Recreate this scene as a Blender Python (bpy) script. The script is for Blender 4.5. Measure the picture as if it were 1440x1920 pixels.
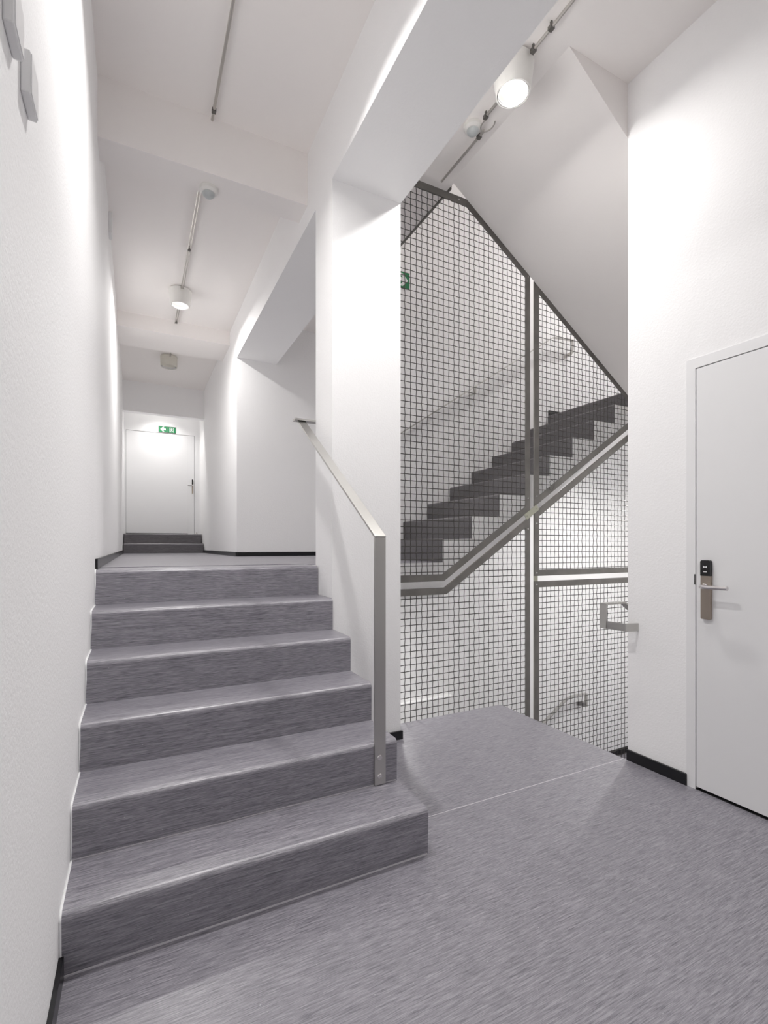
import bpy, bmesh, math, random
from mathutils import Vector, Matrix

random.seed(4)
for o in list(bpy.data.objects):
    bpy.data.objects.remove(o, do_unlink=True)
scene = bpy.context.scene
C = scene.collection

# ------------------------------------------------------------------ camera
EYE = 1.1727
cam_d = bpy.data.cameras.new('camera')
cam_d.sensor_fit = 'HORIZONTAL'
cam_d.sensor_width = 36.0
cam_d.lens = 909.64 / 1440 * 36.0
cam_d.shift_y = 63.0 / 1440
cam_d.clip_start = 0.05
cam = bpy.data.objects.new('camera', cam_d)
C.objects.link(cam)
cam.location = (0, 0, EYE)
cam.rotation_euler = (math.pi / 2, 0, -0.4719)
scene.camera = cam

# ------------------------------------------------------------------ world, exposure
w = bpy.data.worlds.new('world'); scene.world = w
w.use_nodes = True
w.node_tree.nodes['Background'].inputs[0].default_value = (0.9, 0.92, 1, 1)
w.node_tree.nodes['Background'].inputs[1].default_value = 0.02
vs = scene.view_settings
vs.view_transform = 'Standard'
vs.look = 'None'
vs.exposure = 0.35
vs.gamma = 1.0
vs.use_curve_mapping = False
scene.cycles.max_bounces = 12
scene.cycles.diffuse_bounces = 11        # many white-to-white bounces carry the light up to the ceilings
scene.cycles.glossy_bounces = 3
scene.cycles.adaptive_threshold = 0.03
LAMP_W = 36.0           # radiant power of one ceiling lamp

# ------------------------------------------------------------------ materials
def mat(name, col, rough=0.5, metal=0.0, spec=0.5):
    m = bpy.data.materials.new(name); m.use_nodes = True
    b = m.node_tree.nodes['Principled BSDF']
    b.inputs['Base Color'].default_value = (*col, 1)
    b.inputs['Roughness'].default_value = rough
    b.inputs['Metallic'].default_value = metal
    b.inputs['Specular IOR Level'].default_value = spec
    return m

def nodes(m):
    return m.node_tree.nodes, m.node_tree.links, m.node_tree.nodes['Principled BSDF']

def add_noise_bump(m, scale, strength, dist=0.004, detail=4):
    n, l, b = nodes(m)
    g = n.new('ShaderNodeNewGeometry')
    t = n.new('ShaderNodeTexNoise'); t.inputs['Scale'].default_value = scale; t.inputs['Detail'].default_value = detail
    bp = n.new('ShaderNodeBump'); bp.inputs['Strength'].default_value = strength; bp.inputs['Distance'].default_value = dist
    l.new(g.outputs['Position'], t.inputs['Vector'])
    l.new(t.outputs['Fac'], bp.inputs['Height']); l.new(bp.outputs['Normal'], b.inputs['Normal'])

def add_mottle(m, c0, c1, scale, sx=(1, 1, 1), lo=0.35, hi=0.65, detail=5, rough=None):
    n, l, b = nodes(m)
    g = n.new('ShaderNodeNewGeometry')
    mp = n.new('ShaderNodeMapping'); mp.inputs['Scale'].default_value = sx
    t = n.new('ShaderNodeTexNoise'); t.inputs['Scale'].default_value = scale; t.inputs['Detail'].default_value = detail
    r = n.new('ShaderNodeValToRGB')
    r.color_ramp.elements[0].position = lo; r.color_ramp.elements[0].color = (*c0, 1)
    r.color_ramp.elements[1].position = hi; r.color_ramp.elements[1].color = (*c1, 1)
    l.new(g.outputs['Position'], mp.inputs['Vector']); l.new(mp.outputs['Vector'], t.inputs['Vector'])
    l.new(t.outputs['Fac'], r.inputs['Fac']); l.new(r.outputs['Color'], b.inputs['Base Color'])
    return t

M = {}
M['wall'] = mat('white_plaster_paint', (0.925, 0.922, 0.922), 0.75, spec=0.25)
add_noise_bump(M['wall'], 110, 0.35, 0.003)
M['ceiling'] = mat('ceiling_paint', (0.93, 0.90, 0.88), 0.85, spec=0.2)
add_noise_bump(M['ceiling'], 14, 0.12, 0.004)
M['door'] = mat('white_lacquer', (0.82, 0.82, 0.825), 0.35)
M['frame_white'] = mat('white_frame_lacquer', (0.84, 0.84, 0.845), 0.4)
M['gap'] = mat('dark_gap', (0.015, 0.015, 0.017), 0.8)
M['base'] = mat('black_baseboard', (0.006, 0.006, 0.008), 0.28)

def lino(name, c0, c1):
    m = mat(name, (0.25, 0.25, 0.26), 0.36, spec=1.0)
    n, l, b = nodes(m)
    g = n.new('ShaderNodeNewGeometry')
    mp = n.new('ShaderNodeMapping'); mp.inputs['Scale'].default_value = (9, 210, 210)
    t = n.new('ShaderNodeTexNoise'); t.inputs['Scale'].default_value = 1.0; t.inputs['Detail'].default_value = 4; t.inputs['Roughness'].default_value = 0.65
    mp2 = n.new('ShaderNodeMapping'); mp2.inputs['Scale'].default_value = (30, 560, 560)
    t2 = n.new('ShaderNodeTexNoise'); t2.inputs['Scale'].default_value = 1.0; t2.inputs['Detail'].default_value = 3
    mx = n.new('ShaderNodeMix'); mx.data_type = 'FLOAT'; mx.inputs[0].default_value = 0.45
    r = n.new('ShaderNodeValToRGB')
    r.color_ramp.elements[0].position = 0.37; r.color_ramp.elements[0].color = (*c0, 1)
    r.color_ramp.elements[1].position = 0.63; r.color_ramp.elements[1].color = (*c1, 1)
    l.new(g.outputs['Position'], mp.inputs['Vector']); l.new(mp.outputs['Vector'], t.inputs['Vector'])
    l.new(g.outputs['Position'], mp2.inputs['Vector']); l.new(mp2.outputs['Vector'], t2.inputs['Vector'])
    l.new(t.outputs['Fac'], mx.inputs[2]); l.new(t2.outputs['Fac'], mx.inputs[3])
    l.new(mx.outputs[0], r.inputs['Fac'])
    # sparse pale specks of grit
    v = n.new('ShaderNodeTexVoronoi'); v.inputs['Scale'].default_value = 26
    lt = n.new('ShaderNodeMath'); lt.operation = 'LESS_THAN'; lt.inputs[1].default_value = 0.035
    l.new(g.outputs['Position'], v.inputs['Vector']); l.new(v.outputs['Distance'], lt.inputs[0])
    mc = n.new('ShaderNodeMix'); mc.data_type = 'RGBA'
    l.new(lt.outputs[0], mc.inputs[0]); l.new(r.outputs['Color'], mc.inputs[6]); mc.inputs[7].default_value = (0.5, 0.5, 0.52, 1)
    l.new(mc.outputs[2], b.inputs['Base Color'])
    bp = n.new('ShaderNodeBump'); bp.inputs['Strength'].default_value = 0.12; bp.inputs['Distance'].default_value = 0.002
    l.new(t2.outputs['Fac'], bp.inputs['Height']); l.new(bp.outputs['Normal'], b.inputs['Normal'])
    return m
M['lino'] = lino('grey_linoleum', (0.112, 0.108, 0.130), (0.37, 0.355, 0.394))
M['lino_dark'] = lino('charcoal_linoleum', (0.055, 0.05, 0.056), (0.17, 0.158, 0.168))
M['weld_highlight'] = mat('weld_and_highlight', (0.60, 0.58, 0.61), 0.5)  # pale weld colour, also the painted highlight on the far nosings
M['caulk'] = mat('white_caulk', (0.85, 0.85, 0.86), 0.5)

M['steel'] = mat('grey_painted_steel', (0.17, 0.162, 0.15), 0.42, 0.35)
add_mottle(M['steel'], (0.15, 0.143, 0.133), (0.19, 0.18, 0.168), 9)
M['wire'] = mat('crimped_wire', (0.055, 0.05, 0.045), 0.5, 0.2)
M['zinc'] = mat('zinc_connector', (0.42, 0.42, 0.34), 0.4, 0.3)
M['stainless'] = mat('brushed_stainless', (0.56, 0.55, 0.53), 0.32, 0.95)
n_, l_, b_ = nodes(M['stainless'])
g_ = n_.new('ShaderNodeNewGeometry'); mp_ = n_.new('ShaderNodeMapping'); mp_.inputs['Scale'].default_value = (300, 300, 6)
t_ = n_.new('ShaderNodeTexNoise'); t_.inputs['Scale'].default_value = 1; r_ = n_.new('ShaderNodeMapRange')
r_.inputs[3].default_value = 0.24; r_.inputs[4].default_value = 0.42
l_.new(g_.outputs['Position'], mp_.inputs['Vector']); l_.new(mp_.outputs['Vector'], t_.inputs['Vector'])
l_.new(t_.outputs['Fac'], r_.inputs[0]); l_.new(r_.outputs[0], b_.inputs['Roughness'])
M['bronze'] = mat('satin_nickel_plate', (0.40, 0.345, 0.29), 0.36, 0.85)
M['chrome'] = mat('polished_steel', (0.72, 0.70, 0.70), 0.2, 1.0)
M['blackplastic'] = mat('black_plastic', (0.008, 0.008, 0.009), 0.25)
M['print'] = mat('white_print', (0.8, 0.8, 0.8), 0.5)
M['tube'] = mat('galvanised_tube', (0.55, 0.53, 0.50), 0.3, 0.9)
M['clip'] = mat('dark_steel_clip', (0.18, 0.17, 0.16), 0.4, 0.6)
M['lampwhite'] = mat('lamp_housing_white', (0.82, 0.81, 0.78), 0.45)
M['lampcream'] = mat('lamp_housing_cream', (0.66, 0.64, 0.57), 0.45)
M['reflector'] = mat('lamp_reflector', (0.85, 0.85, 0.86), 0.25, 0.6)
M['sensor_lens'] = mat('sensor_lens', (0.52, 0.55, 0.55), 0.35)
M['green'] = mat('exit_sign_green', (0.0, 0.19, 0.06), 0.45)
M['signedge'] = mat('sign_edge', (0.12, 0.09, 0.09), 0.5)
M['signwhite'] = mat('sign_white', (0.78, 0.80, 0.80), 0.5)
def emis(name, col, s):
    m = mat(name, (0.8, 0.8, 0.8))
    b = m.node_tree.nodes['Principled BSDF']
    b.inputs['Emission Color'].default_value = (*col, 1); b.inputs['Emission Strength'].default_value = s
    return m
M['glow'] = emis('lamp_glow', (1, 0.985, 0.97), 25)

# ------------------------------------------------------------------ helpers
WL = {}
def tag(o, label=None, cat=None, group=None, kind=None):
    if label: o['label'] = label
    if cat: o['category'] = cat
    if group: o['group'] = group
    if kind: o['kind'] = kind
    return o

def thing(name, label, cat, loc, group=None, kind=None):
    o = bpy.data.objects.new(name, None); C.objects.link(o)
    o.empty_display_size = 0.1
    o.location = loc; WL[o] = Vector(loc)
    return tag(o, label, cat, group, kind)

def obj(name, bm, m, parent=None, loc=None, smooth=False, bevel=0.0, label=None):
    """link a bmesh given in world coordinates as one mesh object"""
    if bevel:
        bmesh.ops.bevel(bm, geom=[e for e in bm.edges], offset=bevel, segments=2, affect='EDGES', profile=0.5)
    bmesh.ops.recalc_face_normals(bm, faces=bm.faces)
    org = WL[parent] if parent is not None else Vector(loc) if loc is not None else Vector((0, 0, 0))
    bmesh.ops.translate(bm, verts=bm.verts, vec=-org)
    me = bpy.data.meshes.new(name); bm.to_mesh(me); bm.free()
    me.materials.append(M[m])
    if smooth:
        for p in me.polygons: p.use_smooth = True
    o = bpy.data.objects.new(name, me); C.objects.link(o)
    if parent is not None:
        o.parent = parent
    else:
        o.location = org
    WL[o] = org
    if label: o['label'] = label
    return o

def box(bm, x0, x1, y0, y1, z0, z1):
    v = [bm.verts.new(p) for p in ((x0,y0,z0),(x1,y0,z0),(x1,y1,z0),(x0,y1,z0),(x0,y0,z1),(x1,y0,z1),(x1,y1,z1),(x0,y1,z1))]
    for f in ((0,3,2,1),(4,5,6,7),(0,1,5,4),(1,2,6,5),(2,3,7,6),(3,0,4,7)):
        bm.faces.new([v[i] for i in f])
    return bm

def B(*a):
    return box(bmesh.new(), *a)

def prism(bm, pts, axis, a, b):
    """extrude polygon pts along an axis from a to b; the polygon is in the other two axes, in order"""
    def p3(p, t):
        return {'x': (t, p[0], p[1]), 'y': (p[0], t, p[1]), 'z': (p[0], p[1], t)}[axis]
    A = [bm.verts.new(p3(p, a)) for p in pts]; Bv = [bm.verts.new(p3(p, b)) for p in pts]
    n = len(pts)
    bm.faces.new(A); bm.faces.new(list(reversed(Bv)))
    for i in range(n):
        bm.faces.new((A[i], Bv[i], Bv[(i+1) % n], A[(i+1) % n]))
    return bm

def tube(bm, pts, r, seg=8, caps=True):
    pts = [Vector(p) for p in pts]
    rings = []
    prev = None
    for i, p in enumerate(pts):
        d = (pts[min(i+1, len(pts)-1)] - pts[max(i-1, 0)]).normalized()
        if prev is None:
            u = d.orthogonal().normalized()
        else:
            u = (prev - d * prev.dot(d)).normalized()
        prev = u; v = d.cross(u)
        rings.append([bm.verts.new(p + (u*math.cos(2*math.pi*k/seg) + v*math.sin(2*math.pi*k/seg))*r) for k in range(seg)])
    for a, b in zip(rings[:-1], rings[1:]):
        for k in range(seg):
            bm.faces.new((a[k], a[(k+1) % seg], b[(k+1) % seg], b[k]))
    if caps:
        bm.faces.new(rings[0][::-1]); bm.faces.new(rings[-1])
    return bm

def lathe(bm, prof, cx, cy, cz, seg=40, axis=(0, 0, 1)):
    ax = Vector(axis).normalized(); u = ax.orthogonal().normalized(); v = ax.cross(u)
    c = Vector((cx, cy, cz)); rings = []
    for r, z in prof:
        if r < 1e-6:
            rings.append([bm.verts.new(c + ax*z)])
        else:
            rings.append([bm.verts.new(c + ax*z + (u*math.cos(2*math.pi*k/seg) + v*math.sin(2*math.pi*k/seg))*r) for k in range(seg)])
    for a, b in zip(rings[:-1], rings[1:]):
        for k in range(seg):
            k2 = (k+1) % seg
            q = [a[k % len(a)], a[k2 % len(a)], b[k2 % len(b)], b[k % len(b)]]
            q2 = []
            for x in q:
                if x not in q2: q2.append(x)
            if len(q2) > 2: bm.faces.new(q2)
    return bm

def bar(bm, pts, wdir, width, thick):
    """flat bar along a path with mitred corners; wdir: constant width direction; thickness lies in the path plane"""
    pts = [Vector(p) for p in pts]; wd = Vector(wdir).normalized()
    secs = []
    for i, p in enumerate(pts):
        d0 = (p - pts[i-1]).normalized() if i else None
        d1 = (pts[i+1] - p).normalized() if i < len(pts)-1 else None
        n0 = d0.cross(wd).normalized() if d0 else None
        n1 = d1.cross(wd).normalized() if d1 else None
        if n0 is None: nn = n1
        elif n1 is None: nn = n0
        else:
            nn = (n0 + n1).normalized(); nn = nn / max(0.3, nn.dot(n0))
        secs.append([bm.verts.new(p + wd*width/2*a + nn*thick/2*b) for a, b in ((-1,-1),(1,-1),(1,1),(-1,1))])
    for a, b in zip(secs[:-1], secs[1:]):
        for k in range(4):
            bm.faces.new((a[k], a[(k+1) % 4], b[(k+1) % 4], b[k]))
    bm.faces.new(secs[0][::-1]); bm.faces.new(secs[-1])
    return bm

def struct(name, bm, m, parent=None, label=None):
    o = obj(name, bm, m, parent)
    if parent is None: o['kind'] = 'structure'
    if label: o['label'] = label
    return o

# ------------------------------------------------------------------ key dimensions (metres)
R_ = 0.175                      # riser
XL, XR, XP = -0.187, 0.9875, 1.43   # left wall, stair/corridor right edge, pillar right side
XW = 2.403                      # wall with the door
Y1, T1 = 1.5696, 0.25           # first riser of the near stair, its tread
ZU = 6 * R_                     # upper floor 1.05
ZC = 3.705                      # ceiling
YB = 5.514                      # back wall of the side hall
YE, YD = 8.4, 9.1               # corridor end, far door
YM = 2.80                       # plane of the mesh screen
X2, T2 = 1.985, 0.265           # second flight: first riser, tread
YS0, YS1 = 2.95, 4.0            # second flight: near side, wall side
XEND = 5.6                      # stairwell end wall
YBACK = -6.0

# ------------------------------------------------------------------ the setting
# floor with two sheets of linoleum
bm = B(XL-0.2, 2.39, YBACK-0.2, 2.795, -0.25, -0.004); box(bm, 2.39, XW+0.2, YBACK-0.2, 1.763, -0.25, -0.004)
fl = struct('floor', bm, 'wall', label='grey streaked linoleum floor of the lower landing')
obj('linoleum_sheet', B(XL, XW-0.003, YBACK, 1.779, -0.0039, 0.0), 'lino', fl)
obj('linoleum_sheet', B(XL, 2.392, 1.783, 2.80, -0.0039, 0.0), 'lino', fl)
obj('weld_and_highlight_line', B(XR+0.0, 2.392, 1.779, 1.783, -0.0039, 0.0003), 'weld_highlight', fl)
bm = bmesh.new()
box(bm, XL-0.2, XR, 2.82+0.26, YE, ZU-0.25, ZU)
box(bm, XR, X2-0.001, 2.95, 4.2, ZU-0.25, ZU)
box(bm, XR, 2.7, 4.2, YB, ZU-0.25, ZU)
fu = struct('floor_upper', bm, 'wall', label='grey linoleum floor of the upper corridor')
bm = bmesh.new()
box(bm, XL, XR, 2.82+0.26, YE, ZU, ZU+0.003)
box(bm, XR, X2-0.004, 2.954, YS1, ZU, ZU+0.003)
box(bm, XR, 1.95, YS1, 4.2, ZU, ZU+0.003)
box(bm, XR, 2.7, 4.2, YB, ZU, ZU+0.003)
obj('linoleum_sheet', bm, 'lino', fu)

bm = B(XL-0.2, XL, YBACK-0.2, YD+0.2, -0.25, ZC)
struct('wall_left', bm, 'wall')
struct('wall_rear', B(XL, XW+0.2, YBACK-0.2, YBACK, -0.25, ZC), 'wall')
# wall with door opening (door Y 0.49..1.40, z 0..2.03)
bm = bmesh.new()
DY0, DY1, DZ = 0.45, 1.44, 2.07
box(bm, XW, XW+0.2, YBACK, DY0, -0.25, ZC)
box(bm, XW, XW+0.2, DY0, DY1, DZ, ZC)
box(bm, XW, XW+0.2, DY1, 1.763, -2.9, ZC)
struct('wall_right', bm, 'wall')
bm = bmesh.new()
box(bm, XW+0.2, XEND, 1.563, 1.763, -2.9, 5.8)
struct('wall_stairwell_near', bm, 'wall')
struct('wall_stairwell_end', B(XEND, XEND+0.2, 1.563, 4.2, -2.9, 5.8), 'wall')
bm = bmesh.new()
box(bm, 1.95, XEND, YS1, YS1+0.2, -2.9, 5.8)
struct('wall_stairwell_back', bm, 'wall')
struct('wall_below_hall', B(1.3, 1.45, 2.95, 4.2, -2.9, ZU-0.25), 'wall')
bm = bmesh.new(); box(bm, 1.45, 1.95, YS1, YS1+0.2, -2.9, ZU-0.25)
struct('wall_basement_back', bm, 'wall')
struct('wall_basement_front', B(1.3, 2.39, 2.55, 2.79, -2.9, -0.25), 'wall')
# side hall and corridor
struct('wall_hall_back', B(XR, 2.7, YB, YB+0.2, ZU, ZC), 'wall')
struct('wall_hall_side', B(2.7, 2.9, 4.2, YB+0.2, ZU, ZC), 'wall')
struct('wall_corridor_right', B(XR, XR+0.2, YB+0.2, YD+0.2, ZU, ZC), 'wall')
struct('wall_corridor_end', B(XL, XR, YD+0.03, YD+0.2, ZU-0.2, ZC), 'wall')
struct('trim_1', B(XL, XR, YE, YE+0.12, 3.24, ZC), 'wall', label='white lintel block over the far door recess')
# pillar and the long beam over it
struct('wall_pillar', B(XR, XP, 2.58, 2.863, -0.0, 3.25), 'wall', label='white square pillar beside the stair')
struct('trim_2', B(XR, XP, YBACK, YB, 3.25, ZC), 'wall', label='long white downstand beam over the pillar')
struct('trim_3', B(XL, XR, 3.02, 3.21, 3.372, ZC), 'ceiling', label='white cross beam over the stair head')
struct('trim_4', B(XL, XR, 5.95, 6.5, 3.545, ZC), 'ceiling', label='white cross beam in the corridor')
# ceilings
bm = bmesh.new()
box(bm, XL-0.2, 1.955, YBACK-0.2, 2.79, ZC, 4.2)
box(bm, 1.955, XW+0.2, YBACK-0.2, 1.763, ZC, 4.2)
box(bm, XL-0.2, 1.975, 2.79, YB+0.2, ZC, 4.2)
box(bm, 1.975, 2.9, 4.2, YB+0.2, ZC, 4.2)
box(bm, XL-0.2, XR+0.2, YB+0.2, YD+0.2, ZC, 4.2)
struct('ceiling', bm, 'ceiling')
struct('ceiling_stairwell', B(1.2, XEND+0.2, 1.4, 4.3, 5.8, 6.0), 'ceiling')
bm = bmesh.new()
box(bm, 1.2, 1.4, 1.563, 4.2, 4.2, 5.8); box(bm, 1.4, XW+0.2, 1.563, 1.763, 4.2, 5.8); box(bm, 1.4, 1.95, 4.0, 4.2, 4.2, 5.8)
struct('wall_upper_storey', bm, 'wall')
struct('floor_basement', B(1.3, XEND, 1.563, 4.2, -3.1, -2.9), 'lino')

# baseboards (black)
def bb(name, *a): struct(name, B(*a), 'base')
bb('baseboard_left', XL, XL+0.012, YBACK, Y1-0.005, 0, 0.06)
bb('baseboard_left_upper', XL, XL+0.012, 2.86, YE, ZU, ZU+0.055)
bb('baseboard_right', XW-0.012, XW, DY1, 1.763, 0, 0.056)
bb('baseboard_pillar', XR+0.004, XP+0.01, 2.568, 2.58, 0, 0.05)
bb('baseboard_hall', XR, 2.7, YB-0.012, YB, ZU, ZU+0.05)
bb('baseboard_corridor', XR-0.012, XR, YB, YE, ZU, ZU+0.05)

# lintel recess lower corner: ledge added to give the bright band
struct('trim_5', B(1.45, 2.787, 3.96, YS1, -2.9, -0.31), 'wall', label='white ledge added for a bright band low on the stairwell wall')
struct('trim_6', B(1.9755, 1.987, 2.84, YS1, ZC-0.012, ZC+0.03), 'steel', label='dark steel edge strip of the ceiling opening')

# ------------------------------------------------------------------ stairs
def step_profile(y0, y1, z0, z1, r=0.02, n=6, lean=0.006):
    """side outline (y,z) of one step: riser at y0, tread at z1, rounded nosing"""
    p = [(y0, z0)]
    cy, cz = y0 - lean + r, z1 - r
    for k in range(n+1):
        a = math.pi - k*(math.pi/2)/n
        p.append((cy + r*math.cos(a), cz + r*math.sin(a)))
    p += [(y1, z1), (y1, z0)]
    return p

st = thing('staircase', 'short six-step grey linoleum staircase rising beside the left wall', 'stairs', (0.4, Y1, 0))
for i in range(6):
    ya = Y1 + i*T1
    yb = ya + T1 + (0.0 if i < 5 else 0.26 - T1 + 0.0)
    bm = prism(bmesh.new(), step_profile(ya, yb, 0.0 if i < 5 else 0.0, (i+1)*R_), 'x', XL+0.003, XR - (0.003 if i >= 4 else 0))
    s = obj('step', bm, 'lino', st)
    obj('weld_and_highlight_line', B(XL+0.004, XR-0.004, ya-0.004, ya, i*R_, i*R_+0.004), 'weld_highlight', s)
    # white caulk along the wall edge
    pr = step_profile(ya, yb, i*R_, (i+1)*R_)[:-1]
    bm = bmesh.new()
    prev = None
    cl = []
    for k, (y, z) in enumerate(pr): cl.append(Vector((XL+0.0036, y, z)))
    tube(bm, cl, 0.0035, 5)
    obj('caulk_line', bm, 'caulk', s)

# second flight, going up behind the mesh screen
def xstep(x0, x1, z0, z1, sgn=1):
    return [(p[0]*sgn, p[1]) for p in step_profile(x0*sgn, x1*sgn, z0, z1, r=0.016)]
st2 = thing('staircase', 'long grey flight climbing right behind the wire mesh screen', 'stairs', (3.0, 3.5, ZU))
bm = bmesh.new()
SL2 = R_/T2
pts = [(X2-0.001, ZU-0.25+0.06), (X2-0.001, ZU)]
for i in range(9):
    x = X2 + i*T2
    pts += [(x+0.002, ZU+i*R_-0.002), (x+0.002, ZU+(i+1)*R_-0.006)]
pts += [(X2+8*T2+0.02, ZU+9*R_-0.006), (X2+8*T2+0.02, ZU+8*R_-0.10)]
# underside parallel to the steps
pts = pts + [(X2+0.12, ZU-0.25+0.06)]
prism(bm, pts, 'y', YS0, YS1-0.0005)
obj('concrete_slab', bm, 'wall', st2, label='white painted concrete slab of the flight')
for i in range(9):
    x = X2 + i*T2
    x1 = x + T2 + (0.006 if i < 8 else 0)
    z0, z1 = ZU+i*R_, ZU+(i+1)*R_
    # riser and tread sheet, a thin covering on the slab
    r = 0.016
    pr = [(x-0.004, z0)]
    for k in range(6):
        a = math.pi - k*(math.pi/2)/5
        pr.append((x-0.006+r + r*math.cos(a), z1-r+r*math.sin(a)))
    pr += [(x1, z1), (x1, z1-0.005), (x+0.002, z1-0.005), (x+0.002, z0)]
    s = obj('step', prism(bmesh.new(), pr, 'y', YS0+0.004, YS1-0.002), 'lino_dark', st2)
    obj('weld_and_highlight_line', B(x-0.008, x-0.004, YS0+0.004, YS1-0.002, z0, z0+0.003), 'weld_highlight', s)

fl2 = struct('floor_landing', B(X2+8*T2+0.02, XEND, 1.763, YS1, 2.275, ZU+9*R_-0.004), 'wall')
obj('linoleum_sheet', B(X2+8*T2+0.02, XEND, 1.764, YS1-0.001, ZU+9*R_-0.004, ZU+9*R_), 'lino', fl2)
bb('baseboard_landing', X2+8*T2+0.0, XEND, YS1-0.012, YS1, ZU+9*R_, ZU+9*R_+0.06)

# third flight: sloped underside over the descending stair, rising to the left
st3 = thing('staircase', 'sloping white underside of the flight above the descending stair', 'stairs', (3.0, 2.3, 2.275))
bm = bmesh.new()
XT = X2 + 8*T2 + 0.02
zb = 3.705 - 0.665*(XT-1.955)
pts = [(1.955, ZC), (XT, zb), (XT, 2.70)]
for i in range(8):
    x = XT - i*T2
    pts += [(x, 2.625 + (i+1)*R_), (x - T2, 2.625 + (i+1)*R_)]
pts += [(1.955, 4.02)]
prism(bm, pts, 'y', 1.7635, 2.79)
obj('concrete_slab', bm, 'ceiling', st3)

# flight descending from the landing edge to the lower landing, and on down
st0 = thing('staircase', 'grey flight going down to the right from the landing edge', 'stairs', (2.4, 2.3, 0))
for i in range(8):
    x = 2.395 + i*T2
    z1 = -(i+1)*R_
    obj('step', B(x, x+T2, 1.764, 2.79, z1-0.22, z1), 'lino', st0)
struct('floor_lower_landing', B(2.395+8*T2, XEND, 1.764, YS1, -1.65, -8*R_), 'lino')
bb('baseboard_lower_landing', 2.395+8*T2, XEND, YS1-0.014, YS1, -8*R_, -8*R_+0.08)
for i in range(8):
    x = 2.395 + 8*T2 - i*T2
    z1 = -8*R_ - (i+1)*R_*0.9
    obj('step', B(x-T2, x, 2.86, YS1-0.003, z1-0.2, z1), 'lino', st0)

# ------------------------------------------------------------------ mesh screen
PITCH = 0.044
def inset(poly, w):
    n = len(poly); out = []
    area = sum(poly[i][0]*poly[(i+1) % n][1]-poly[(i+1) % n][0]*poly[i][1] for i in range(n))
    sg = 1 if area > 0 else -1
    lines = []
    for i in range(n):
        a, b = Vector(poly[i]), Vector(poly[(i+1) % n]); d = (b-a).normalized()
        nn = Vector((-d.y, d.x))*sg
        lines.append((a+nn*w, d))
    for i in range(n):
        (p, d), (q, e) = lines[i-1], lines[i]
        den = d.x*e.y-d.y*e.x
        t = ((q.x-p.x)*e.y-(q.y-p.y)*e.x)/den
        out.append(tuple(p+d*t))
    return out

def cuts(poly, axis, val):
    xs = []
    n = len(poly)
    for i in range(n):
        a, b = poly[i], poly[(i+1) % n]
        if (a[axis]-val)*(b[axis]-val) < 0:
            t = (val-a[axis])/(b[axis]-a[axis]); xs.append(a[1-axis]+t*(b[1-axis]-a[1-axis]))
    xs.sort()
    return [(xs[i], xs[i+1]) for i in range(0, len(xs)-1, 2)]

def wire_mesh(poly, yc, hw=0.0027, amp=0.0022):
    verts, faces = [], []
    def strand(pts, flip):
        base = None
        for i, p in enumerate(pts):
            k = len(verts)
            # square section; sides along the plane and along Y
            if flip: q = [(-hw, 0), (0, -hw), (hw, 0), (0, hw)]; verts.extend([(p[0]+a, p[1]+b, p[2]) for a, b in q])
            else: q = [(-hw, 0), (0, -hw), (hw, 0), (0, hw)]; verts.extend([(p[0], p[1]+b, p[2]+a) for a, b in q])
            if base is not None:
                for j in range(4):
                    faces.append((base+j, base+(j+1) % 4, k+(j+1) % 4, k+j))
            base = k
    x0 = min(p[0] for p in poly); x1 = max(p[0] for p in poly)
    z0 = min(p[1] for p in poly); z1 = max(p[1] for p in poly)
    i0, i1 = int(math.ceil((x0-1.591)/PITCH)), int(math.floor((x1-1.591)/PITCH))
    j0, j1 = int(math.ceil((z0-1.255)/PITCH)), int(math.floor((z1-1.255)/PITCH))
    for i in range(i0, i1+1):
        x = 1.591+i*PITCH
        for a, b in cuts(poly, 0, x):
            js = [j for j in range(j0-1, j1+2) if a < 1.255+j*PITCH < b]
            pts = [(x, yc, a)]
            for j in js:
                s = amp if (i+j) % 2 else -amp
                z = 1.255+j*PITCH
                pts.append((x, yc+s, z))
            pts.append((x, yc, b))
            strand(pts, True)
    for j in range(j0, j1+1):
        z = 1.255+j*PITCH
        for a, b in cuts(poly, 1, z):
            pts = [(a, yc, z)]
            for i in range(i0-1, i1+2):
                x = 1.591+i*PITCH
                if a < x < b:
                    pts.append((x, yc-(amp if (i+j) % 2 else -amp), z))
            pts.append((b, yc, z))
            strand(pts, False)
    me = bpy.data.meshes.new('wire_mesh'); me.from_pydata(verts, [], faces); me.update()
    return me

def panel(label, poly, nobar=(), screws=()):
    c = (sum(p[0] for p in poly)/len(poly), YM, min(p[1] for p in poly))
    t = thing('mesh_panel', label, 'mesh panel', c, 'wire mesh panels of the stair screen')
    inn = inset(poly, 0.047); lip = inset(poly, 0.006)
    n = len(poly)
    for i in range(n):
        if i in nobar: continue
        j = (i+1) % n
        bm = prism(bmesh.new(), [poly[i], poly[j], inn[j], inn[i]], 'y', YM, YM+0.006)
        prism(bm, [poly[i], poly[j], lip[j], lip[i]], 'y', YM+0.006, YM+0.013)
        obj('frame_bar', bm, 'steel', t)
    me = wire_mesh(inset(poly, 0.012), YM+0.0125)
    for v in me.vertices: v.co -= Vector(c)
    me.materials.append(M['wire'])
    o = bpy.data.objects.new('wire_mesh', me); C.objects.link(o); o.parent = t; o['kind'] = 'stuff'
    for (x, z) in screws:
        bm = lathe(bmesh.new(), [(0, 0), (0.006, 0), (0.005, 0.003), (0.0022, 0.0035), (0, 0.0025)], x, YM, z, 12, (0, -1, 0))
        obj('screw', bm, 'chrome', t)
    return t

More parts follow.
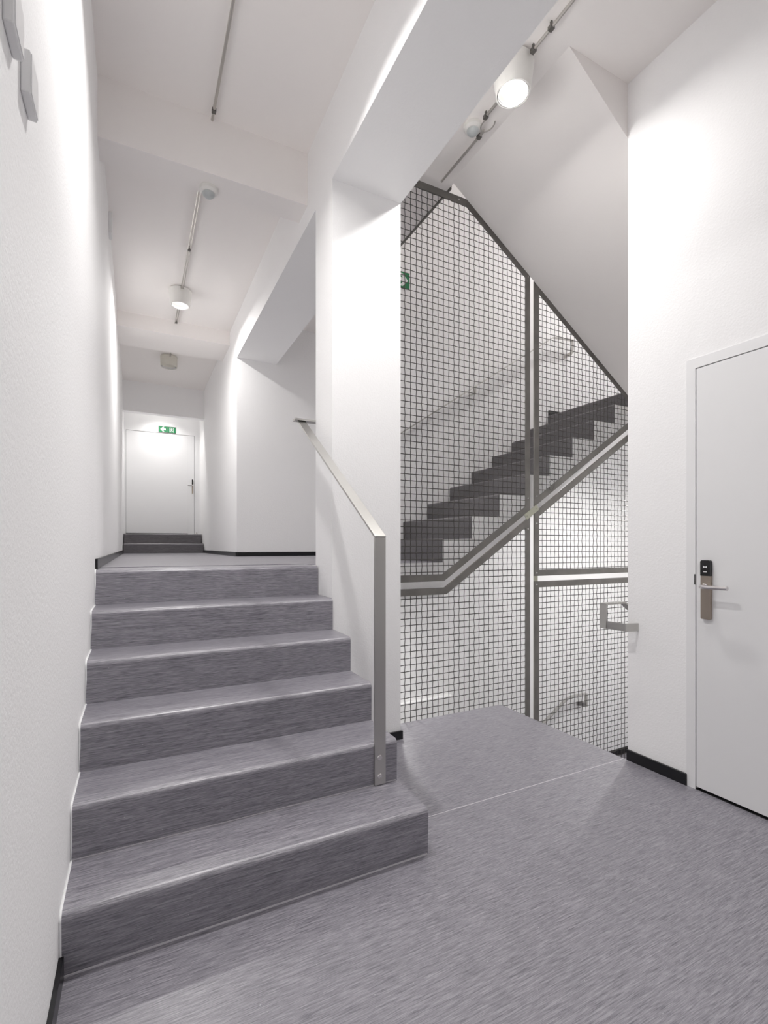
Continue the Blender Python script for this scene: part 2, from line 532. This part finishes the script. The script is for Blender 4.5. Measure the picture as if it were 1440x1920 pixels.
SD = 0.655            # slope of the diagonal bars
ST = 0.662            # slope of the top bars
XA = 1.437
def z_ul(x): return 0.928 + SD*(x-1.897)      # lower edge, upper panels
def z_ll(x): return 0.883 + SD*(x-1.903)      # upper edge, lower panels
def z_tp(x): return 3.630 - ST*(x-2.097)      # top edge
xr = 4.06
xi = (3.630+ST*2.097-0.928+SD*1.897)/(SD+ST)
pul = panel('large upper mesh panel beside the pillar, with a flat top corner',
      [(XA, 0.928), (1.897, 0.928), (2.685, z_ul(2.685)), (2.685, z_tp(2.685)), (2.097, 3.630), (XA, 3.630)], nobar=(5,),
      screws=((2.662, 1.535), (2.667, 3.225), (2.02, 3.606)))
pur = panel('triangular upper mesh panel under the sloping stair soffit',
      [(2.731, z_ul(2.731)), (xi-0.02, z_ul(xi-0.02)), (xi-0.02, z_tp(xi-0.02)), (2.731, z_tp(2.731))],
      screws=((2.752, 1.555), (2.752, 3.19)))
pll = panel('lower mesh panel standing behind the landing floor edge by the pillar',
      [(XA, -0.24), (2.685, -0.6), (2.685, z_ll(2.685)), (1.903, 0.883), (XA, 0.883)], nobar=(4,),
      screws=((2.662, 1.30),))
pmr = panel('middle right mesh panel between the diagonal and level steel bars',
      [(2.731, 0.938), (xr, 0.938), (xr, z_ll(xr)), (2.731, z_ll(2.731))],
      screws=((2.752, 1.345), (2.752, 0.962)))
plr = panel('lowest right mesh panel behind the hooked handrail',
      [(2.731, -0.70), (3.84, -0.70), (xr, -0.3), (xr, 0.896), (2.731, 0.896)], nobar=(0, 1, 2),
      screws=((2.752, 0.872),))
# connectors between panels
bm = bmesh.new()
ang = math.atan(SD); dx, dz = math.cos(ang), math.sin(ang); nx, nz = -dz, dx
cx, cz = 2.70, (z_ul(2.70)+z_ll(2.70))/2
a = [(cx+dx*s*0.075+nx*q*0.023, cz+dz*s*0.075+nz*q*0.023) for s, q in ((-1,-1),(1,-1),(1,1),(-1,1))]
prism(bm, a, 'y', YM-0.003, YM+0.002)
obj('connector_plate', bm, 'zinc', pul, label='pale zinc connector plate')
for s in (-1, 1):
    bm = lathe(bmesh.new(), [(0, 0), (0.006, 0), (0.005, 0.003), (0, 0.0035)], cx+dx*s*0.055, YM-0.003, cz+dz*s*0.055, 12, (0, -1, 0))
    obj('screw', bm, 'zinc', pul)
obj('connector_plate', B(2.737, 2.777, YM+0.014, YM+0.019, 0.86, 0.97), 'zinc', plr, label='pale zinc connector plate')
bm = bmesh.new()
cxr, czr = 2.905, z_ul(2.905)+0.06
tube(bm, [(cxr+0.028*math.cos(t*math.pi/9), YM-0.004-0.004*math.sin(t*math.pi/9), czr+0.04*math.sin(t*math.pi/9)) for t in range(19)], 0.0013, 6)
obj('wire_tie', bm, 'wire', pur)
# lower-left remainder strip of white slab edge seen between the frames is the slab itself

# ------------------------------------------------------------------ handrails
hr = thing('handrail', 'flat stainless handrail on a single post at the short staircase', 'handrail', (0.91, 1.812, 0.175))
RX = 0.905
post_top = Vector((RX, 1.812, 1.211))
top = Vector((RX, 2.905, 1.945))
bm = B(RX-0.0255, RX+0.0255, 1.8065, 1.8165, 0.177, 1.205)
pst = obj('post', bm, 'stainless', hr, bevel=0.0012)
d = (top-post_top).normalized()
bm = bar(bmesh.new(), [(RX, 1.8065, 1.2075), (RX, 2.905, 1.945)], (1, 0, 0), 0.051, 0.011)
obj('rail', bm, 'stainless', hr, bevel=0.0012)
bm = B(RX-0.045, 1.12, 2.868, 2.925, 1.938, 1.950)
obj('wall_bracket', bm, 'stainless', hr, bevel=0.001)
for z in (0.29, 0.212):
    bm = lathe(bmesh.new(), [(0, 0), (0.0115, 0), (0.0095, 0.0025), (0.004, 0.0025), (0.0035, 0.0012), (0, 0.0012)], RX-0.002, 1.8065, z, 20, (0, -1, 0))
    obj('screw', bm, 'chrome', pst)

hr2 = thing('handrail', 'slim handrail along the wall of the climbing flight behind the mesh', 'handrail', (3.1, 3.93, 2.2))
def zr(x): return 2.215 + 0.655*(x-2.183)
bm = bar(bmesh.new(), [(1.9, 3.93, zr(1.9)), (4.11, 3.93, zr(4.11)), (4.40, 3.93, 3.50), (4.40, 3.93, 3.35)], (0, 1, 0), 0.04, 0.010)
obj('rail', bm, 'stainless', hr2)
bm = bar(bmesh.new(), [(4.40, 3.93, 3.355), (4.34, 4.0, 3.32)], (0, 0, 1), 0.04, 0.008)
obj('wall_bracket', bm, 'stainless', hr2)
for x in (3.03, 2.1):
    z = zr(x)
    bm = bar(bmesh.new(), [(x, 3.93, z-0.005), (x+0.005, 3.94, z-0.07), (x-0.02, 4.0, z-0.075)], (1, 0, 0.2), 0.035, 0.008)
    obj('wall_bracket', bm, 'stainless', hr2)

hr3 = thing('handrail', 'hooked flat steel handrail end sticking out past the door wall edge', 'handrail', (2.4, 1.8, 0.7))
yy = 1.835
bm = bar(bmesh.new(), [(2.298, yy, 0.715), (2.298, yy, 0.850)], (0, 1, 0), 0.04, 0.009)
bm = bmesh.new()
bar(bm, [(2.296, yy, 0.717), (2.296, yy, 0.851), (2.455, yy, 0.851), (2.455+1.75, yy, 0.851-1.75*0.66)], (0, 1, 0), 0.042, 0.009)
obj('rail', bm, 'stainless', hr3)
bm = bar(bmesh.new(), [(2.296, yy+0.018, 0.738), (2.325, 1.721, 0.735), (2.404, 1.703, 0.734)], (0, 0, 1), 0.042, 0.008)
obj('wall_bracket', bm, 'stainless', hr3)
bm = bar(bmesh.new(), [(3.6, yy, 0.851-1.145*0.66-0.01), (3.6, yy, 0.0), (3.6, 1.763, 0.0)], (1, 0, 0), 0.035, 0.008)
obj('wall_bracket', bm, 'stainless', hr3)

hr4 = thing('handrail', 'bent flat handrail low on the stairwell wall below the landing', 'handrail', (4.3, 3.93, -0.6))
bm = bar(bmesh.new(), [(3.0, 3.93, -1.35), (4.30, 3.93, -0.56), (4.42, 3.93, -0.535), (4.625, 3.93, -0.535), (4.625, 3.93, -0.68)], (0, 1, 0), 0.04, 0.010)
obj('rail', bm, 'stainless', hr4)
bm = bar(bmesh.new(), [(4.625, 3.93, -0.66), (4.55, 4.0, -0.66)], (0, 0, 1), 0.045, 0.008)
obj('wall_bracket', bm, 'stainless', hr4)

# ------------------------------------------------------------------ door in the right wall
d1 = thing('door_1', 'white flush door with a card-reader lock on the right wall', None, (XW, 0.95, 0), kind='structure')
LY1, LY0, LZ = 1.396, 0.496, 2.022
fr = bmesh.new()
box(fr, XW-0.005, XW+0.12, 1.400, 1.442, 0, 2.075)
box(fr, XW-0.005, XW+0.12, 0.45, 0.492, 0, 2.075)
box(fr, XW-0.005, XW+0.12, 0.492, 1.400, 2.027, 2.075)
fro = obj('door_frame', fr, 'frame_white', d1)
bm = B(XW+0.03, XW+0.05, 0.492, 1.400, 0.0, 2.027); box(bm, XW-0.003, XW+0.03, 0.492, 1.400, -0.0035, 0.002)
obj('door_gap', bm, 'gap', d1)
leaf = obj('door_leaf', B(XW-0.004, XW+0.03, LY0, LY1, 0.014, LZ), 'door', d1, bevel=0.0012)
obj('strike_plate', B(XW-0.0062, XW-0.005, 1.400, 1.404, 0.985, 1.035), 'blackplastic', fro)
XF = XW-0.004
# lock plate
def rr(y0, y1, z0, z1, r, n=5, corners=(1,1,1,1)):
    p = []
    for k, (cy, cz, a0) in enumerate(((y1-r, z1-r, 0), (y0+r, z1-r, 90), (y0+r, z0+r, 180), (y1-r, z0+r, 270))):
        if not corners[k]:
            p.append(((y1, y0, y0, y1)[k], (z1, z1, z0, z0)[k])); continue
        for q in range(n+1):
            a = math.radians(a0 + 90*q/n); p.append((cy+r*math.cos(a), cz+r*math.sin(a)))
    return p
lk = obj('lock_plate', prism(bmesh.new(), rr(1.323, 1.367, 0.826, 1.030, 0.006, corners=(0,0,1,1)), 'x', XF-0.016, XF), 'bronze', leaf)
obj('card_reader', prism(bmesh.new(), rr(1.323, 1.367, 1.0305, 1.104, 0.009, corners=(1,1,0,0)), 'x', XF-0.019, XF), 'blackplastic', leaf, label='black card reader')
# printed marks on the reader: bow-tie symbol and a short line
bm = bmesh.new()
c = (1.345, 1.0725)
prism(bm, [(c[0]-0.0085, c[1]-0.0055), (c[0]-0.003, c[1]-0.002), (c[0]+0.003, c[1]-0.002), (c[0]+0.0085, c[1]-0.0055), (c[0]+0.0085, c[1]+0.0055), (c[0]+0.003, c[1]+0.002), (c[0]-0.003, c[1]+0.002), (c[0]-0.0085, c[1]+0.0055)], 'x', XF-0.0194, XF-0.019)
prism(bm, [(c[0]-0.008, 1.0475), (c[0]+0.008, 1.0475), (c[0]+0.008, 1.0515), (c[0]-0.008, 1.0515)], 'x', XF-0.0194, XF-0.019)
obj('reader_symbol', bm, 'print', leaf)
bm = lathe(bmesh.new(), [(0, 0.001), (0.013, 0.001), (0.013, 0.008), (0.009, 0.010), (0.009, 0.012), (0, 0.012)], XF-0.016, 1.345, 0.981, 24, (-1, 0, 0))
obj('handle_rosette', bm, 'chrome', leaf)
bm = tube(bmesh.new(), [(XF-0.02, 1.345, 0.981), (XF-0.052, 1.345, 0.981), (XF-0.060, 1.340, 0.981), (XF-0.063, 1.330, 0.981), (XF-0.063, 1.225, 0.981)], 0.0095, 16)
obj('lever_handle', bm, 'chrome', leaf, smooth=False)

# ------------------------------------------------------------------ far end: two steps, door, exit sign
st5 = thing('staircase', 'two dark steps below the far corridor door', 'stairs', (0.4, YE, ZU))
for i in range(2):
    bm = prism(bmesh.new(), step_profile(YE-0.02+0.27*i, YD-0.02, ZU, ZU+0.157*(i+1), r=0.012), 'x', XL+0.013, XR-0.014)
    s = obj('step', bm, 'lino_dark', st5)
    obj('weld_and_highlight_line', B(XL+0.014, XR-0.016, YE-0.0285+0.27*i, YE-0.026+0.27*i, ZU+0.157*(i+1)-0.013, ZU+0.157*(i+1)-0.009), 'weld_highlight', s)  # pale strip painted on the nosing front as its highlight
d2 = thing('door_2', 'white flush door at the far end of the corridor', None, (0.4, YD, ZU+0.314), kind='structure')
zf = ZU+0.314
fr = bmesh.new()
box(fr, 0.905, XR, YD-0.03, YD+0.03, zf, 3.45)
box(fr, XL, XL+0.03, YD-0.03, YD+0.03, zf, 3.45)
box(fr, XL+0.03, 0.905, YD-0.03, YD+0.03, 3.09, 3.45)
obj('door_frame', fr, 'frame_white', d2)
obj('door_gap', B(XL+0.03, 0.905, YD+0.01, YD+0.03, zf, 3.09), 'gap', d2)
lf2 = obj('door_leaf', B(XL+0.034, 0.900, YD-0.024, YD+0.01, zf+0.02, 3.085), 'door', d2)
obj('shadow_edge_strip', B(0.80, 0.900, YD-0.028, YD-0.024, zf+0.0, 3.085), 'door', lf2)  # raised strip added to stand in for a shadow edge on the leaf
obj('lock_plate', B(0.862, 0.882, YD-0.042, YD-0.028, 2.08, 2.24), 'bronze', lf2)
obj('card_reader', B(0.862, 0.882, YD-0.044, YD-0.028, 2.242, 2.325), 'blackplastic', lf2)
bm = tube(bmesh.new(), [(0.872, YD-0.04, 2.215), (0.872, YD-0.085, 2.215), (0.862, YD-0.09, 2.215), (0.79, YD-0.09, 2.215)], 0.009, 10)
obj('lever_handle', bm, 'chrome', lf2)
obj('door_stop', lathe(bmesh.new(), [(0, 0), (0.03, 0), (0.03, 0.015), (0.02, 0.035), (0, 0.04)], 0.92, YD-0.10, zf, 16), 'chrome', d2)

def exit_sign(label, x0, y, z0, wd, ht, arrow_left):
    """flat running-man plate: a green arrow half and a green door half, facing -Y"""
    t = thing('exit_sign', label, 'exit sign', (x0+wd/2, y, z0))
    obj('plate', B(x0, x0+wd, y-0.008, y, z0, z0+ht), 'signedge', t)
    yf = y-0.008
    halfs = [(x0+0.004, x0+wd/2-0.003), (x0+wd/2+0.003, x0+wd-0.004)]
    for a, b in halfs:
        obj('green_field', B(a, b, yf-0.0015, yf, z0+0.004, z0+ht-0.004), 'green', t)
    ai, mi = (0, 1) if arrow_left else (1, 0)
    a, b = halfs[ai]; cx = (a+b)/2; cz = z0+ht/2; s = ht*0.42
    k = -1 if arrow_left else 1
    pr = [(0.95, 0), (0.05, 0.92), (-0.5, 0.92), (0.05, 0.32), (-0.95, 0.32), (-0.95, -0.32), (0.05, -0.32), (-0.5, -0.92), (0.05, -0.92)]
    obj('arrow', prism(bmesh.new(), [(cx+k*s*p, cz+s*q) for p, q in pr], 'y', yf-0.0025, yf-0.0015), 'signwhite', t)
    a, b = halfs[mi]; cx = (a+b)/2; s = ht
    bm = bmesh.new()
    # open doorway
    for q in ([(-0.30, -0.40), (-0.22, -0.40), (-0.22, 0.36), (-0.30, 0.36)], [(-0.22, 0.30), (0.30, 0.30), (0.30, 0.36), (-0.22, 0.36)], [(0.24, -0.40), (0.30, -0.40), (0.30, 0.30), (0.24, 0.30)]):
        prism(bm, [(cx+k*-1*s*p, cz+s*r) for p, r in q], 'y', yf-0.0025, yf-0.0015)
    # running figure: trunk, arms, legs, head
    for q in ([(-0.04, 0.12), (0.08, 0.14), (0.03, -0.10), (-0.08, -0.08)], [(0.05, 0.13), (0.20, 0.02), (0.17, -0.02), (0.03, 0.06)], [(-0.03, 0.12), (-0.17, 0.10), (-0.17, 0.05), (-0.03, 0.06)],
              [(0.03, -0.06), (0.14, -0.16), (0.08, -0.38), (0.03, -0.36), (0.07, -0.18), (-0.04, -0.10)], [(-0.02, -0.08), (-0.10, -0.24), (-0.22, -0.26), (-0.22, -0.21), (-0.13, -0.19), (-0.09, -0.06)]):
        prism(bm, [(cx+k*-1*s*-p, cz+s*r) for p, r in q], 'y', yf-0.0025, yf-0.0015)
    prism(bm, [(cx+k*s*0.05+0.055*s*math.cos(i*math.pi/5), cz+s*0.21+0.055*s*math.sin(i*math.pi/5)) for i in range(10)], 'y', yf-0.0025, yf-0.0015)
    obj('running_figure', bm, 'signwhite', t)
    return t
exit_sign('small green exit sign with a left arrow above the far door', 0.335, YD-0.031, 3.10, 0.27, 0.105, True)
exit_sign('green exit sign with a right arrow partly hidden behind the pillar', 2.309-0.31, YS1-0.001, 3.60, 0.31, 0.155, False)

# ------------------------------------------------------------------ wall boxes on the left wall
for y0, lab in ((0.945, 'white surface switch box high on the left wall, nearest the camera'), (1.078, 'white surface switch box high on the left wall, farther of the pair')):
    t = thing('switch_box', lab, 'switch box', (XL, y0+0.036, 1.995), 'switch boxes on the left wall')
    obj('housing', B(XL, XL+0.0155, y0, y0+0.072, 1.995, 2.075), 'frame_white', t, bevel=0.003)
    obj('cover', B(XL+0.0155, XL+0.017, y0+0.004, y0+0.068, 1.999, 2.071), 'frame_white', t)
t = thing('wall_box', 'small white box high on the left wall beyond the cross beam', 'wall box', (XL, 4.24, 3.54))
obj('housing', B(XL, XL+0.022, 4.19, 4.29, 3.53, 3.69), 'frame_white', t, bevel=0.003)

# ------------------------------------------------------------------ ceiling lamps, sensors, tubes
def add_light(parent, loc, power, size=0.11, spread=165):
    ld = bpy.data.lights.new('lamp_light', 'AREA')
    ld.shape = 'DISK'; ld.size = size; ld.energy = power; ld.color = (1.0, 0.982, 0.962); ld.spread = math.radians(spread)
    lo = bpy.data.objects.new('lamp_light', ld); C.objects.link(lo)
    lo.parent = parent; lo.location = Vector(loc) - WL[parent]
    return lo

def lamp(label, x, y, z=ZC, power=None, straight=False, cream=False, spread=142):
    t = thing('ceiling_lamp', label, 'ceiling lamp', (x, y, z), 'drum spotlights on the ceilings')
    r0, r1, h = 0.108, 0.089, 0.150
    if straight: r0, r1, h = 0.106, 0.104, 0.135
    z0 = z - 0.008
    hs = obj('housing', lathe(bmesh.new(), [(0, z0), (r0-0.004, z0), (r0, z0-0.004), (r1, z0-h), (r1-0.006, z0-h-0.002), (r1-0.008, z0-h+0.004), (r1-0.008, z0-h+0.02), (0, z0-0.02)], x, y, 0, 48), 'lampcream' if cream else 'lampwhite', t, smooth=False)
    prof = []
    ri = r1-0.009
    n = 9
    for k in range(n+1):
        u = k/n
        rr_ = ri*math.cos(u*math.pi/2*0.72); zz = z0-h+0.002+(h-0.055)*math.sin(u*math.pi/2*0.72)/math.sin(math.pi/2*0.72)
        prof.append((rr_, zz)); 
        if k < n: prof.append((rr_-0.0015, zz+0.0005))
    obj('reflector', lathe(bmesh.new(), prof, x, y, 0, 48), 'reflector', t)
    zt = prof[-1][1]
    obj('bulb', lathe(bmesh.new(), [(0, zt+0.002), (prof[-1][0]+0.001, zt+0.002), (0.02, zt-0.004), (0, zt-0.005)], x, y, 0, 32), 'glow' if power else 'reflector', t, label='lit diffuser disc' if power else None)
    obj('mount_clip', B(x-0.02, x+0.02, y-0.012, y+0.012, z-0.008, z), 'clip', t)
    if power:
        add_light(t, (x, y, z0-h-0.004), power, spread=spread)
    return t

LX, RXT = 0.397, 1.800
lamp('lit white drum lamp on the corridor ceiling beyond the first beam', LX-0.01, 5.20, power=LAMP_W*0.5, spread=168)
lamp('unlit cream drum lamp at the far end of the corridor ceiling', LX-0.01, 7.09, straight=True, cream=True)
lamp('bright white drum lamp above the lower landing', 1.765, 1.965, power=LAMP_W*0.40, spread=168)
# lamps on the same tubes, nearer than the frame
lamp('lit drum lamp over the foot of the short staircase', LX, 1.85, power=LAMP_W*0.47)
lamp('lit drum lamp on the left ceiling behind the viewer', LX, -1.3, power=LAMP_W*0.18)
lamp('lit drum lamp on the landing ceiling behind the viewer', RXT-0.015, -1.0, power=LAMP_W*0.2)
# stairwell lamps
lamp('lit drum lamp on the top ceiling of the stairwell', 4.7, 3.1, 5.8, power=LAMP_W*0.62)
lamp('lit drum lamp under the upper stair landing', 4.45, 2.7, 2.275, power=LAMP_W*0.6, spread=165)
lamp('added fill lamp under the upper hall floor', 1.72, 3.3, ZU-0.25, power=LAMP_W*0.13, spread=165)  # unseen lamp added to brighten the low stairwell wall
lamp('lit drum lamp hidden behind the lintel of the far door', 0.38, 8.66, power=LAMP_W*0.15, spread=115)

def conduit(label, x, y0, y1, z=ZC-0.03, r=0.008, clips=(), double=False, rise=False):
    t = thing('conduit_tube', label, 'conduit', (x, (y0+y1)/2, z))
    if double:
        for s in (-1, 1):
            obj('tube', tube(bmesh.new(), [(x+s*0.009, y0, z), (x+s*0.009, y1, z)], 0.0055, 10), 'tube', t)
    else:
        obj('tube', tube(bmesh.new(), [(x, y0, z), (x, y1, z)], r, 12), 'tube', t)
    for yc in clips:
        bm = B(x-0.004, x+0.004, yc-0.006, yc+0.006, z+0.006, ZC if z > 3 else z+0.03)
        box(bm, x-0.0115, x+0.0115, yc-0.012, yc+0.012, z-0.0105, z+0.008)
        obj('clip', bm, 'clip', t)
    return t
conduit('thin steel conduit tube on the ceiling over the stairs', LX, -5.0, 3.0, clips=(2.93,))
conduit('double conduit rods between the first beam and the corridor lamp', LX, 3.23, 5.93, clips=(4.4, 5.9), double=True)
conduit('short conduit tube reaching the unlit far lamp', LX, 6.52, 7.0)
conduit('steel conduit tube running to the bright landing lamp', RXT-0.015, -5.0, 1.855, clips=(1.72, 1.84))
conduit('short conduit tube between the landing lamp and motion sensor', 1.815, 2.08, 2.27, clips=(2.12, 2.25))
conduit('dark conduit tube from the motion sensor to the mesh screen', 1.868, 2.33, 2.79, clips=(2.38,))

def sensor(label, x, y, z):
    t = thing('motion_sensor', label, 'motion sensor', (x, y, z), 'round motion sensors')
    obj('body', lathe(bmesh.new(), [(0, z), (0.052, z), (0.054, z-0.006), (0.054, z-0.022), (0.046, z-0.030), (0.042, z-0.034), (0, z-0.034)], x, y, 0, 36), 'lampwhite', t)
    obj('lens', lathe(bmesh.new(), [(0.036, z-0.034), (0.033, z-0.046), (0.022, z-0.056), (0, z-0.060)], x, y, 0, 28), 'sensor_lens', t, smooth=True)
sensor('round white motion sensor under the cross beam of the stair', 0.395, 3.15, 3.372)
sensor('round cream motion sensor beside the bright landing lamp', 1.805, 2.36, ZC)
bm = bmesh.new()
pts = []
for k in range(17):
    a = math.radians(200 - 250*k/16)
    pts.append((1.862+0.035*math.cos(a), 2.30+0.05*math.sin(a)-0.01, ZC-0.03))
tube(bm, pts, 0.004, 8)
tag(obj('cable_loop', bm, 'tube', None), 'thin grey cable loop between the motion sensor and conduit', 'cable')
